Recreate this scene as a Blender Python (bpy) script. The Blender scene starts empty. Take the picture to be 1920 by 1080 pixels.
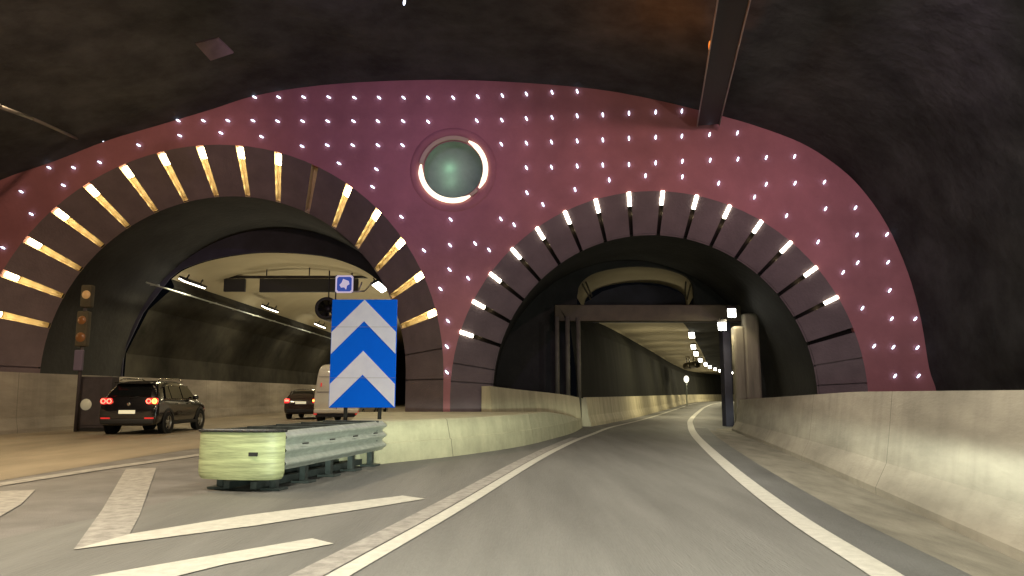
import bpy, bmesh, math, random
from mathutils import Vector, Matrix
from mathutils.geometry import tessellate_polygon
random.seed(7)
S = bpy.context.scene
COL = S.collection

# ------------------------------------------------------------------ camera, world, light, exposure
F = 1400.0
PITCH = math.atan((738 - 540) / F)
CAMZ = 1.3
cam_d = bpy.data.cameras.new('camera'); cam = bpy.data.objects.new('camera', cam_d); COL.objects.link(cam)
cam.location = (0, 0, CAMZ); cam.rotation_euler = (math.radians(90) + PITCH, 0, 0)
cam_d.sensor_width = 36; cam_d.lens = 36 * F / 1920; cam_d.clip_start = .1; cam_d.clip_end = 1000
S.camera = cam
W = bpy.data.worlds.new('World'); S.world = W; W.use_nodes = True
bg = W.node_tree.nodes['Background']; bg.inputs[0].default_value = (.35, .4, .55, 1); bg.inputs[1].default_value = .004
S.view_settings.view_transform = 'Standard'; S.view_settings.look = 'None'
S.view_settings.exposure = 0; S.view_settings.gamma = 1
S.render.engine = 'CYCLES'
S.cycles.use_denoising = True
S.cycles.max_bounces = 5; S.cycles.diffuse_bounces = 3; S.cycles.glossy_bounces = 3; S.cycles.transmission_bounces = 3
S.cycles.sample_clamp_indirect = 3.0
S.cycles.caustics_reflective = False; S.cycles.caustics_refractive = False

def hue(r, g, b):   # sRGB 0-255 -> linear
    return tuple((c / 255 / 12.92) if c / 255 <= .04045 else ((c / 255 + .055) / 1.055) ** 2.4 for c in (r, g, b))

def lamp(kind, name, loc, energy, color, parent=None, aim=None, **kw):
    d = bpy.data.lights.new(name, kind); d.energy = energy; d.color = color
    for k, v in kw.items(): setattr(d, k, v)
    o = bpy.data.objects.new(name, d); COL.objects.link(o)
    o.location = loc
    if aim is not None:
        o.rotation_euler = (Vector(aim) - Vector(loc)).to_track_quat('-Z', 'Y').to_euler()
    if parent is not None:
        o.parent = parent; o.matrix_parent_inverse = basis(parent).inverted()
    return o

WARM = (1.0, .92, .74)
HEAD = (.88, 1.0, .80)
# the headlamps of the vehicle the picture is taken from: dipped beams with a level cut-off
def headlamp(x):
    o = lamp('SPOT', 'dipped_beam', (x, .9, .74), 7500, HEAD, aim=(x + 2.6, 14, 0.35), spot_size=math.radians(84), spot_blend=1, shadow_soft_size=.07)
    d = o.data; d.use_nodes = True; nt = d.node_tree
    em = nt.nodes['Emission']; g = nt.nodes.new('ShaderNodeNewGeometry'); sp = nt.nodes.new('ShaderNodeSeparateXYZ')
    mr = nt.nodes.new('ShaderNodeMapRange'); mr.interpolation_type = 'SMOOTHSTEP'
    nt.links.new(g.outputs['Incoming'], sp.inputs[0]); nt.links.new(sp.outputs[2], mr.inputs[0])
    mr.inputs[1].default_value = HEAD_LO; mr.inputs[2].default_value = HEAD_HI
    mr.inputs[3].default_value = 1.0; mr.inputs[4].default_value = .085
    m2 = nt.nodes.new('ShaderNodeMapRange'); nt.links.new(sp.outputs[2], m2.inputs[0])      # beam weaker on the near road
    m2.inputs[1].default_value = -.09; m2.inputs[2].default_value = -.01; m2.inputs[3].default_value = .10; m2.inputs[4].default_value = 1.0
    mu = nt.nodes.new('ShaderNodeMath'); mu.operation = 'MULTIPLY'
    nt.links.new(mr.outputs[0], mu.inputs[0]); nt.links.new(m2.outputs[0], mu.inputs[1]); nt.links.new(mu.outputs[0], em.inputs[1])
HEAD_LO, HEAD_HI = -.012, .022
for x in (-.55, .75): headlamp(x)

# ------------------------------------------------------------------ pixel helpers (a point of the photograph at a chosen real distance)
def P(px, py, Y):
    u = (px - 960) / F; v = (540 - py) / F
    d = Vector((u, math.cos(PITCH) - v * math.sin(PITCH), math.sin(PITCH) + v * math.cos(PITCH)))
    return Vector((0, 0, CAMZ)) + d * (Y / d.y)
def G(px, py, z=0.0):
    u = (px - 960) / F; v = (540 - py) / F
    d = Vector((u, math.cos(PITCH) - v * math.sin(PITCH), math.sin(PITCH) + v * math.cos(PITCH)))
    t = (z - CAMZ) / d.z
    return Vector((d.x * t, d.y * t, z))

# ------------------------------------------------------------------ materials
MATS = {}
def mat(name, col, rough=.7, metal=0., em=None, es=0., var=0., scale=4., bump=0., bscale=30., stretch=(1, 1, 1), col2=None, coat=0., spec=.5, glassy=0., joint=0.):
    if name in MATS: return MATS[name]
    m = bpy.data.materials.new(name); m.use_nodes = True; nt = m.node_tree
    b = nt.nodes['Principled BSDF']
    b.inputs['Base Color'].default_value = (*col, 1); b.inputs['Roughness'].default_value = rough
    b.inputs['Metallic'].default_value = metal; b.inputs['Coat Weight'].default_value = coat
    b.inputs['Specular IOR Level'].default_value = spec
    b.inputs['Transmission Weight'].default_value = glassy
    if em is not None:
        b.inputs['Emission Color'].default_value = (*em, 1); b.inputs['Emission Strength'].default_value = es
    if var or bump or col2:
        tc = nt.nodes.new('ShaderNodeTexCoord'); mp = nt.nodes.new('ShaderNodeMapping')
        mp.inputs['Scale'].default_value = stretch
        nt.links.new(tc.outputs['Object'], mp.inputs[0])
    if var or col2:
        n = nt.nodes.new('ShaderNodeTexNoise'); n.inputs['Scale'].default_value = scale; n.inputs['Detail'].default_value = 7
        n.inputs['Roughness'].default_value = .62
        nt.links.new(mp.outputs[0], n.inputs['Vector'])
        r = nt.nodes.new('ShaderNodeValToRGB')
        c2 = col2 or col
        r.color_ramp.elements[0].position = .32; r.color_ramp.elements[1].position = .68
        r.color_ramp.elements[0].color = (*[c * (1 - var) for c in col], 1)
        r.color_ramp.elements[1].color = (*[min(1, c * (1 + var)) for c in c2], 1)
        nt.links.new(n.outputs[0], r.inputs[0]); nt.links.new(r.outputs[0], b.inputs['Base Color'])
    if joint:
        sx = nt.nodes.new('ShaderNodeSeparateXYZ'); nt.links.new(tc.outputs['Object'], sx.inputs[0])
        dv = nt.nodes.new('ShaderNodeMath'); dv.operation = 'DIVIDE'; dv.inputs[1].default_value = joint; nt.links.new(sx.outputs[1], dv.inputs[0])
        fr = nt.nodes.new('ShaderNodeMath'); fr.operation = 'FRACT'; nt.links.new(dv.outputs[0], fr.inputs[0])
        lt_ = nt.nodes.new('ShaderNodeMath'); lt_.operation = 'LESS_THAN'; lt_.inputs[1].default_value = .02 / joint; nt.links.new(fr.outputs[0], lt_.inputs[0])
        mp2 = nt.nodes.new('ShaderNodeMapping'); mp2.inputs['Scale'].default_value = (2.6, 2.6, .22); nt.links.new(tc.outputs['Object'], mp2.inputs[0])
        n3 = nt.nodes.new('ShaderNodeTexNoise'); n3.inputs['Scale'].default_value = 1.5; n3.inputs['Detail'].default_value = 6; nt.links.new(mp2.outputs[0], n3.inputs['Vector'])
        rr_ = nt.nodes.new('ShaderNodeMapRange'); rr_.inputs[1].default_value = .48; rr_.inputs[2].default_value = .72; rr_.inputs[4].default_value = .22; nt.links.new(n3.outputs[0], rr_.inputs[0])
        mxf = nt.nodes.new('ShaderNodeMath'); mxf.operation = 'MAXIMUM'; nt.links.new(lt_.outputs[0], mxf.inputs[0]); nt.links.new(rr_.outputs[0], mxf.inputs[1])
        mx = nt.nodes.new('ShaderNodeMix'); mx.data_type = 'RGBA'; nt.links.new(mxf.outputs[0], mx.inputs[0])
        nt.links.new(r.outputs[0], mx.inputs[6]); mx.inputs[7].default_value = (*[c * .42 for c in col], 1)
        nt.links.new(mx.outputs[2], b.inputs['Base Color'])
    if bump:
        n2 = nt.nodes.new('ShaderNodeTexNoise'); n2.inputs['Scale'].default_value = bscale; n2.inputs['Detail'].default_value = 5
        nt.links.new(mp.outputs[0], n2.inputs['Vector'])
        bp = nt.nodes.new('ShaderNodeBump'); bp.inputs['Strength'].default_value = bump; bp.inputs['Distance'].default_value = .05
        nt.links.new(n2.outputs[0], bp.inputs['Height']); nt.links.new(bp.outputs[0], b.inputs['Normal'])
    MATS[name] = m
    return m

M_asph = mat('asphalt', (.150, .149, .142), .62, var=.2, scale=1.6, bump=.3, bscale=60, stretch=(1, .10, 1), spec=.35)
M_asph_l = mat('asphalt_warm_lit', (.24, .20, .145), .6, var=.2, scale=1.0, bump=.4, bscale=60, stretch=(1, .3, 1), spec=.35)  # warm light on the left road partly put into this beige
M_strip = mat('asphalt_dark', (.105, .108, .108), .65, var=.25, scale=1.5, bump=.4, bscale=60, stretch=(1, .3, 1))
M_dust = mat('dusty_concrete', (.22, .205, .17), .8, var=.3, scale=2.2, bump=.4, bscale=40, stretch=(1.6, .35, 1))
M_white = mat('road_paint', (.50, .49, .44), .55, var=.14, scale=9, bump=.2, bscale=80)
M_worn = mat('worn_paint', (.29, .275, .255), .6, var=.35, scale=7, bump=.2, bscale=80)
M_conc = mat('barrier_concrete', (.32, .285, .24), .72, var=.25, scale=1.2, bump=.12, bscale=25, stretch=(1, .35, 1.6), joint=5.0)
M_conc_y = mat('barrier_concrete_pale', (.42, .40, .27), .7, joint=4.0, var=.16, scale=2.0, bump=.3, bscale=25)
M_conc_t = mat('tunnel_concrete', (.44, .39, .26), .75, joint=6.0, var=.25, scale=1.4, bump=.3, bscale=20, stretch=(1.4, 1.4, .25))
M_rock = mat('cavern_lining', (.048, .048, .050), .9, var=.45, scale=.7, bump=1.0, bscale=2.6, spec=.2)
M_portal = mat('portal_wash_red', (.37, .150, .168), .75, var=.2, scale=.45, bump=.25, bscale=8)  # red of the coloured floodlight wash put partly into the wall colour
M_ring = mat('ring_stone', (.14, .105, .115), .75, var=.16, scale=1.2, bump=.3, bscale=14)
M_slot_d = mat('slot_dark', (.010, .008, .008), .9, spec=.1)
M_slot_l = mat('slot_cream', (.62, .50, .28), .6, var=.1, scale=5)
M_dark = mat('vault_dark', (.020, .020, .019), .8, var=.5, scale=.7, bump=.4, bscale=5)
M_panel = mat('wall_panel_dark', (.017, .0165, .013), 
.85, spec=.15, col2=(.05, .047, .037), var=.4, scale=.6, bump=.2, bscale=6, stretch=(1, .5, .5))  # paler mottling puts lit patches into the panel colour
M_blue = mat('bulkhead_lit_blue', (.035, .034, .060), .7, var=.3, scale=.9)  # bluish light on the bulkhead face put into the colour
M_ceil = mat('ceiling_beige', (.40, .345, .225), .9, var=.08, scale=.5, spec=.2)
M_beam = mat('beam_brown', (.085, .07, .042), .7, var=.25, scale=1.5)
M_metal = mat('dark_metal', (.045, .043, .045), .45, .6, var=.2, scale=6)
M_galv = mat('galvanised_steel', (.46, .50, .46), .42, .55, var=.16, scale=7, bump=.1, bscale=20)
M_galv_d = mat('steel_frame_dark', (.07, .085, .085), .5, .5, var=.3, scale=8)
M_hivis = mat('reflective_yellow', (.34, .365, .20), .5, var=.38, scale=4, stretch=(.4, .4, 5), bump=.3, bscale=6)
M_lamp = mat('lamp_diffuser', (.9, .9, .85), .4, em=(1, .93, .74), es=14)
M_lampg = mat('lamp_diffuser_cool', (.9, .9, .85), .4, em=(1, .97, .83), es=14)
M_slotlamp = mat('slot_lamp_diffuser', (.9, .85, .7), .4, em=(1, .80, .42), es=22)
M_slotlamp_w = mat('slot_lamp_white', (.9, .85, .7), .4, em=(1, .93, .72), es=13)
M_stud = mat('stud_led', (.9, .9, 1), .3, em=(.72, .80, 1.0), es=4.5)
M_stud.cycles.emission_sampling = 'NONE'
M_amber = mat('amber_lens', (.8, .35, .05), .3, em=(1, .30, .04), es=1.1)
M_dimamber = mat('amber_lens_dim', (.16, .06, .02), .3, em=(1, .36, .08), es=.05)
M_board_b = mat('sign_blue', (.0, .14, 1.0), .5, var=.04, scale=3, spec=.08)
M_board_w = mat('sign_white', (.74, .76, 1.0), .4, var=.05, scale=4)
M_signb = mat('small_sign_blue', (.03, .09, .45), .4, em=(.05, .16, .8), es=.22)  # sign face emits faintly, its brightness put into the material
M_signw = mat('small_sign_white', (.8, .75, .85), .4, em=(.8, .72, 1), es=.35)  # border and symbol emit too, brightness put into the material
M_paint_k = mat('car_paint_black', (.006, .005, .007), .22, 0, coat=1, spec=.6)
M_paint_b = mat('car_paint_brown', (.035, .018, .016), .25, 0, coat=1)
M_paint_w = mat('van_paint_white', (.62, .58, .47), .35, 0, coat=.6, var=.05, scale=2)
M_glass = mat('tinted_glass', (.006, .007, .008), .06, 0, spec=.8, coat=.5)
M_tyre = mat('tyre_rubber', (.012, .012, .012), .85)
M_rim = mat('alloy_rim', (.45, .43, .38), .35, .7)
M_plast = mat('black_plastic', (.015, .015, .016), .6)
M_chrome = mat('bright_trim', (.6, .58, .5), .2, .9)
M_red = mat('tail_red', (.55, .01, .01), .3, em=(1, .025, .03), es=1.0)
M_redhot = mat('tail_red_lit', (.9, .2, .1), .3, em=(1, .10, .06), es=6)
M_orange = mat('indicator_lit', (.9, .5, .1), .3, em=(1, .42, .06), es=7)
M_reflr = mat('reflector_red', (.75, .05, .05), .3, em=(1, .03, .03), es=.35)  # on reflectors this glow stands in for returned light
M_plate = mat('plate_white', (.8, .76, .55), .4, em=(1, .92, .62), es=.45)  # glow stands in for light falling on the plate
M_violet = mat('box_violet', (.16, .13, .20), .6)
M_cab = mat('cabinet_violet_brown', (.065, .055, .062), .6, var=.2, scale=3)
M_ringglow = mat('round_lamp_diffuser', (.9, .85, .7), .4, em=(1, .90, .62), es=1.5)
M_ringdim = mat('round_lamp_unlit', (.50, .40, .26), .5)
M_disc = mat('round_niche_back', (.24, .26, .25), .6, var=.15, scale=1.5)
M_orangepatch = mat('vault_plate', (.20, .15, .11), .7, var=.2, scale=3)
M_spark = mat('far_sign_white', (.8, .8, .7), .4, em=(1, .96, .8), es=1.6)  # sign face glows, brightness of a lit sign put into the material

# ------------------------------------------------------------------ mesh helpers
def basis(o):
    m = Matrix.Identity(4)
    while o is not None:
        m = Matrix.LocRotScale(o.location, o.rotation_euler, o.scale) @ m
        o = o.parent
    return m
class MB:
    def __init__(s): s.v = []; s.f = []; s.sm = []
    def poly(s, pts, smooth=False):
        n = len(s.v); s.v += [Vector(p) for p in pts]; s.f.append(list(range(n, n + len(pts)))); s.sm.append(smooth); return s
    def grid(s, rows, closed=False, smooth=True):
        n = len(s.v); k = len(rows[0])
        for r in rows: s.v += [Vector(p) for p in r]
        for i in range(len(rows) - 1):
            for j in range(k if closed else k - 1):
                a = n + i * k + j; b = n + i * k + (j + 1) % k
                s.f.append([a, b, b + k, a + k]); s.sm.append(smooth)
        return s
    def box(s, c, d, rz=0, bev=0, M=None):
        hx, hy, hz = d[0] / 2, d[1] / 2, d[2] / 2
        R = M if M is not None else Matrix.Rotation(rz, 3, 'Z')
        n = len(s.v); c = Vector(c)
        if bev:
            b = min(bev, hx * .9, hz * .9, hy * .9)
            bm = bmesh.new(); bmesh.ops.create_cube(bm, size=1)
            for v in bm.verts: v.co = Vector((v.co.x * d[0], v.co.y * d[1], v.co.z * d[2]))
            bmesh.ops.bevel(bm, geom=list(bm.edges) + list(bm.verts), offset=b, segments=2, affect='EDGES', profile=.5)
            bm.verts.ensure_lookup_table()
            s.v += [c + R @ v.co for v in bm.verts]
            for f in bm.faces: s.f.append([n + v.index for v in f.verts]); s.sm.append(False)
            bm.free(); return s
        for x in (-hx, hx):
            for y in (-hy, hy):
                for z in (-hz, hz): s.v.append(c + R @ Vector((x, y, z)))
        for q in ((0, 1, 3, 2), (4, 6, 7, 5), (0, 4, 5, 1), (2, 3, 7, 6), (0, 2, 6, 4), (1, 5, 7, 3)):
            s.f.append([n + i for i in q]); s.sm.append(False)
        return s
    def tube(s, a, b, r, seg=12, r2=None, caps=True):
        a, b = Vector(a), Vector(b); r2 = r if r2 is None else r2
        d = (b - a).normalized(); u = d.orthogonal().normalized(); w = d.cross(u)
        ra = [a + (u * math.cos(t) + w * math.sin(t)) * r for t in [2 * math.pi * i / seg for i in range(seg)]]
        rb = [b + (u * math.cos(t) + w * math.sin(t)) * r2 for t in [2 * math.pi * i / seg for i in range(seg)]]
        s.grid([ra, rb], closed=True)
        if caps: s.poly(ra[::-1]); s.poly(rb)
        return s
    def path(s, pts, r, seg=8):
        for a, b in zip(pts[:-1], pts[1:]): s.tube(a, b, r, seg)
        return s
    def lathe(s, prof, c, ax='x', seg=24):   # prof: (radius, along)
        c = Vector(c); rows = []
        for r, h in prof:
            row = []
            for i in range(seg):
                t = 2 * math.pi * i / seg
                if ax == 'x': row.append(c + Vector((h, r * math.cos(t), r * math.sin(t))))
                elif ax == 'y': row.append(c + Vector((r * math.cos(t), h, r * math.sin(t))))
                else: row.append(c + Vector((r * math.cos(t), r * math.sin(t), h)))
            rows.append(row)
        return s.grid(rows, closed=True)
    def slab(s, poly2, place, holes=(), thick=.2, dirv=(0, 1, 0)):
        """flat plate with holes: poly2 and holes are lists of (a, b); place maps (a, b) to a point"""
        loops = [list(poly2)] + [list(h) for h in holes]
        allp = [p for l in loops for p in l]
        tris = tessellate_polygon([[Vector((a, b, 0)) for a, b in l] for l in loops])
        dv = Vector(dirv) * thick
        n = len(s.v); k = len(allp)
        s.v += [Vector(place(a, b)) for a, b in allp] + [Vector(place(a, b)) + dv for a, b in allp]
        for t in tris:
            s.f.append([n + i for i in t]); s.sm.append(False)
            s.f.append([n + k + i for i in t[::-1]]); s.sm.append(False)
        o = n
        for l in loops:
            m = len(l)
            for i in range(m):
                j = (i + 1) % m
                s.f.append([o + i, o + j, o + j + k, o + i + k]); s.sm.append(False)
            o += m
        return s
    def build(s, name, m, parent=None, label=None, cat=None, group=None, kind=None, local=False, recalc=True, sub=0):
        me = bpy.data.meshes.new(name)
        vs = s.v
        if parent is not None and not local:
            inv = basis(parent).inverted(); vs = [inv @ v for v in vs]
        me.from_pydata([tuple(v) for v in vs], [], s.f)
        me.polygons.foreach_set('use_smooth', s.sm)
        if recalc or sub:
            bm = bmesh.new(); bm.from_mesh(me)
            bmesh.ops.remove_doubles(bm, verts=bm.verts, dist=1e-5)
            bmesh.ops.recalc_face_normals(bm, faces=bm.faces)
            bm.to_mesh(me); bm.free()
        me.update()
        me.materials.append(m)
        o = bpy.data.objects.new(name, me); COL.objects.link(o)
        if parent is not None: o.parent = parent
        if sub:
            md = o.modifiers.new('smooth', 'SUBSURF'); md.levels = sub; md.render_levels = sub
        tag(o, label, cat, group, kind)
        return o
def tag(o, label=None, cat=None, group=None, kind=None):
    if label: o['label'] = label
    if cat: o['category'] = cat
    if group: o['group'] = group
    if kind: o['kind'] = kind
    return o
def empty(name, loc, rz=0, label=None, cat=None, group=None, rot=None):
    o = bpy.data.objects.new(name, None); COL.objects.link(o); o.location = loc
    o.rotation_euler = rot if rot is not None else (0, 0, rz)
    o.empty_display_size = .2
    return tag(o, label, cat, group)
def copy_tree(o, parent=None):
    c = o.copy(); COL.objects.link(c)
    if parent is not None: c.parent = parent
    for ch in list(o.children): copy_tree(ch, c)
    return c
ORD = ['first', 'second', 'third', 'fourth', 'fifth', 'sixth', 'seventh', 'eighth', 'ninth', 'tenth', 'eleventh', 'twelfth', 'thirteenth', 'fourteenth', 'fifteenth', 'sixteenth', 'seventeenth', 'eighteenth', 'nineteenth', 'twentieth',
       'twenty-first', 'twenty-second', 'twenty-third', 'twenty-fourth']
def spline(pts, n=8):
    out = []
    P_ = [Vector((*p, 0)) for p in pts]
    P_ = [P_[0] * 2 - P_[1]] + P_ + [P_[-1] * 2 - P_[-2]]
    for i in range(1, len(P_) - 2):
        for k in range(n):
            t = k / n; a, b, c, d = P_[i - 1:i + 3]
            q = .5 * ((2 * b) + (c - a) * t + (2 * a - 5 * b + 4 * c - d) * t * t + (3 * b - a - 3 * c + d) * t ** 3)
            out.append(Vector((q.x, q.y)))
    out.append(Vector((P_[-2].x, P_[-2].y)))
    return out
def rights(path):
    r = []
    for i in range(len(path)):
        d = (path[min(i + 1, len(path) - 1)] - path[max(i - 1, 0)]).normalized(); r.append(Vector((d.y, -d.x)))
    return r
def sweep(mb, path, prof, smooth=False, closed=False, zf=None):
    """prof: (offset to the right, z)"""
    rr = rights(path)
    rows = []
    for i, (p, r) in enumerate(zip(path, rr)):
        k = zf(i, p) if zf else 1
        rows.append([(p.x + r.x * o, p.y + r.y * o, z * k) for o, z in prof])
    mb.grid(rows, closed=closed, smooth=smooth)
    if closed:
        mb.poly(rows[0][::-1]); mb.poly(rows[-1])
    return mb

# ------------------------------------------------------------------ ground, road and markings
MB().poly([(-60, -25, -.012), (140, -25, -.012), (140, 230, -.012), (-60, 230, -.012)]).build('ground', M_dust, kind='structure')
WALL = spline([(2.9, 29.6), (4.9, 35.5), (7.2, 43), (12.6, 62), (22.2, 96), (31.5, 124), (46, 148), (72, 168)], 7)      # left wall of the right tunnel
RLINE = spline([(1.35, -6), (2.2, 2), (2.66, 5.3), (3.05, 8.6), (3.98, 14.3), (5.7, 23.6), (7.3, 31), (9.1, 38.5), (13.3, 54), (19.5, 76), (27.0, 100), (38, 128), (54, 148), (78, 166)], 7)
LLINE = spline([(-3.3, -6), (-1.95, 2), (-1.37, 5.3), (-.66, 9), (.50, 15.5), (1.65, 21), (2.55, 24.6), (3.75, 29.4), (5.6, 35.2), (8.0, 43.2), (13.3, 62), (22.9, 96), (32.2, 123.6), (46.4, 147), (72, 166.5)], 7)
RBAR = spline([(1.85, -6), (3.15, 2), (3.75, 5), (4.25, 7.5), (5.05, 11.6), (6.25, 18), (7.82, 27)], 6)
rd = MB()
n = 40
def at_y(path, y):
    for a, b in zip(path[:-1], path[1:]):
        if a.y <= y <= b.y: return a.x + (b.x - a.x) * (y - a.y) / max(1e-6, b.y - a.y)
    return path[-1].x if y > path[-1].y else path[0].x
ys = [-6 + 172 * (i / 70) ** 1.5 for i in range(71)]
rd.grid([[(at_y(LLINE, y) - (1.9 if y > 30 else 3.6), y, -.004), (at_y(RLINE, y) + (.9 if y < 29 else 3.2), y, -.004)] for y in ys], smooth=False)
rd.build('road', M_asph, kind='structure')
# island between the two roads (asphalt) and the left road
isl = [G(-400, 960), G(0, 907), G(190, 879), G(372, 853)]
M_gore = mat('asphalt_gore', (.15, .142, .138), .65, var=.25, scale=1.3, bump=.4, bscale=60)
MB().poly([(-8.2, -6, -.008), (-8.2, 14, -.008), (-7.9, 22, -.008), (-5.2, 26, -.008), (-2, 26, -.008), (-2.0, 2, -.008), (-3.0, -6, -.008)]).build('pavement', M_gore, kind='structure')
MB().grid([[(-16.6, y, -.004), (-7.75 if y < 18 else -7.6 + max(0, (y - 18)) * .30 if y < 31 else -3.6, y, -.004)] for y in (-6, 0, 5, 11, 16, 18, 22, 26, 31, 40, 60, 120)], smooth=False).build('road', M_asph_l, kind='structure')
# strip beside the right edge line, and the dusty foot of the barrier
RB2 = [p for p in RLINE if p.y < 29]
MB().grid([[(p.x + .12, p.y, 0), (p.x + .62 - .0 * p.y, p.y, 0)] for p in RB2], smooth=False).build('pavement', M_strip, kind='structure')
MB().grid([[(at_y(RLINE, p.y) + .62, p.y, .001), (p.x + .1, p.y, .001)] for p in RBAR], smooth=False).build('pavement', M_dust, kind='structure')
def line(path, off, w, name, m, z=.004, y0=-9, y1=999):
    pp = [p for p in path if y0 <= p.y <= y1]; rr = rights(pp)
    mb = MB(); mb.grid([[(p.x + r.x * (off - w / 2), p.y + r.y * (off - w / 2), z), (p.x + r.x * (off + w / 2), p.y + r.y * (off + w / 2), z)] for p, r in zip(pp, rr)], smooth=False)
    return mb.build(name, m, kind='structure')
line(RLINE, 0, .24, 'road_marking', M_white, .005)
line(LLINE, .06, .17, 'road_marking', M_white, .005)
line(LLINE, -.17, .24, 'road_marking', M_worn, .003, y1=23)
def flat(pix, name='road_marking', m=M_white, z=.004):
    return MB().poly([G(a, b, z) for a, b in pix]).build(name, m, kind='structure')
MBm = MB()
flat([(138, 1030), (192, 955), (236, 879), (293, 877), (262, 965), (243, 1001)], m=M_worn)
flat([(138, 1030), (243, 1001), (460, 966), (755, 929), (797, 935), (700, 951), (480, 985)], m=M_white, z=.0042)
flat([(-60, 1130), (170, 1080), (585, 1009), (626, 1019), (420, 1058), (130, 1130)], m=M_white)
flat([(-120, 935), (0, 921), (66, 918), (40, 945), (0, 968), (-120, 1030)], m=M_worn)
flat([(-200, 940), (0, 905), (190, 876), (373, 851), (373, 855), (190, 881), (0, 911), (-200, 948)], m=M_worn)

# ------------------------------------------------------------------ cavern lining
VP = [(1757, 790), (1756, 735), (1742, 690), (1727, 600), (1702, 510), (1662, 420), (1612, 350), (1562, 305), (1500, 267), (1420, 237), (1340, 214), (1200, 181), (1080, 163),
      (900, 151), (750, 151), (600, 160), (480, 179), (400, 204), (300, 234), (200, 264), (100, 303), (0, 338), (-120, 400), (-250, 490), (-350, 600), (-410, 720), (-420, 790)]
prof = [P(a, b, 25.0) for a, b in VP]
prof = [(p.x, p.z) for p in prof]
pr = spline(prof, 4); pr = [(p.x, p.y) for p in pr]
pr[0] = (pr[0][0], -.02); pr[-1] = (pr[-1][0], -.02)
def wob(x, z, y):
    return 1 + .006 * math.sin(x * 1.3 + y * .7) + .006 * math.sin(z * 1.7 - y * .9)
rows = []
for i in range(32):
    y = 25.35 - i * 1.1
    k = 1.0 if i < 1 else 1.0
    rows.append([(x * (wob(x, z, y) if i > 1 else 1) , y, z * (wob(z, x, y) if i > 1 else 1)) for x, z in pr])
cav = MB().grid(rows, smooth=True); cav.poly([(x, rows[-1][0][1], z) for x, _, z in rows[-1]])
cav.build('cavern_lining', M_rock, label='dark rough shotcrete vault arching high over both tunnel mouths', cat='tunnel vault', recalc=False)

# ------------------------------------------------------------------ the two arches
YP = 25.0
class Arch:
    def __init__(s, cx, cz, R0, R1, y1): s.cx, s.cz, s.R0, s.R1, s.y0, s.y1 = cx, cz, R0, R1, YP, y1
    def at(s, a, u, t=0., dep=0.):
        """a: degrees from the crown (beyond 90 the leg goes straight down), u: 0 outer .. 1 inner, t: sideways, dep: into the wall"""
        R = s.R0 + (s.R1 - s.R0) * u; y = s.y0 + (s.y1 - s.y0) * u
        dr, dy = (s.R1 - s.R0), (s.y1 - s.y0); L = math.hypot(dr, dy)
        nr, ny = dy / L, -dr / L
        R += nr * dep; y += ny * dep
        if abs(a) <= 90:
            q = math.radians(a); d = Vector((math.sin(q), 0, math.cos(q))); tt = Vector((math.cos(q), 0, -math.sin(q))); z0 = 0
        else:
            sg = 1 if a > 0 else -1; d = Vector((sg, 0, 0)); tt = Vector((0, 0, -sg)); z0 = -(abs(a) - 90) * .1
        return Vector((s.cx, y, s.cz + z0)) + d * R + tt * t
    def foot(s): return 90 + s.cz / .1
AR = Arch(4.88, 1.28, 6.93, 5.53, 25.7)
AL = Arch(-10.18, 1.97, 7.90, 6.44, 26.45)
def outline(A, R, n=48, foot=-.05, down=True):
    pts = []
    for i in range(n + 1):
        q = math.radians(-90 + 180 * i / n); pts.append((A.cx + R * math.sin(q), A.cz + R * math.cos(q)))
    return [(A.cx - R, foot)] + pts + [(A.cx + R, foot)]
# portal wall
cxd, czd = P(850, 318, YP).x, P(850, 318, YP).z
outer = []
ctr = Vector((0, 5))
for x, z in pr:
    outer.append((x * 1.0 + (.25 if x > 0 else -.25) * min(1, abs(x) / 6), z + .25 * (1 if z > 2 else 0)))
outer = outer[::1]
rp = outline(AR, AR.R0); lp = outline(AL, AL.R0)
outer[0] = (outer[0][0], -.05); outer[-1] = (outer[-1][0], -.05)
loop = outer[:] + [(p[0], p[1]) for p in lp] + [(p[0], p[1]) for p in rp]
disc = [(cxd + 1.02 * math.cos(2 * math.pi * i / 40), czd + 1.02 * math.sin(2 * math.pi * i / 40)) for i in range(40)]
portal = empty('tunnel_portal', (0, YP, 0), label='portal wall washed red and purple around two arched tunnel mouths', cat='portal wall')
MB().slab(loop, lambda a, b: (a, YP, b), holes=[disc], thick=.35).build('wall', M_portal, portal)

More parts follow.
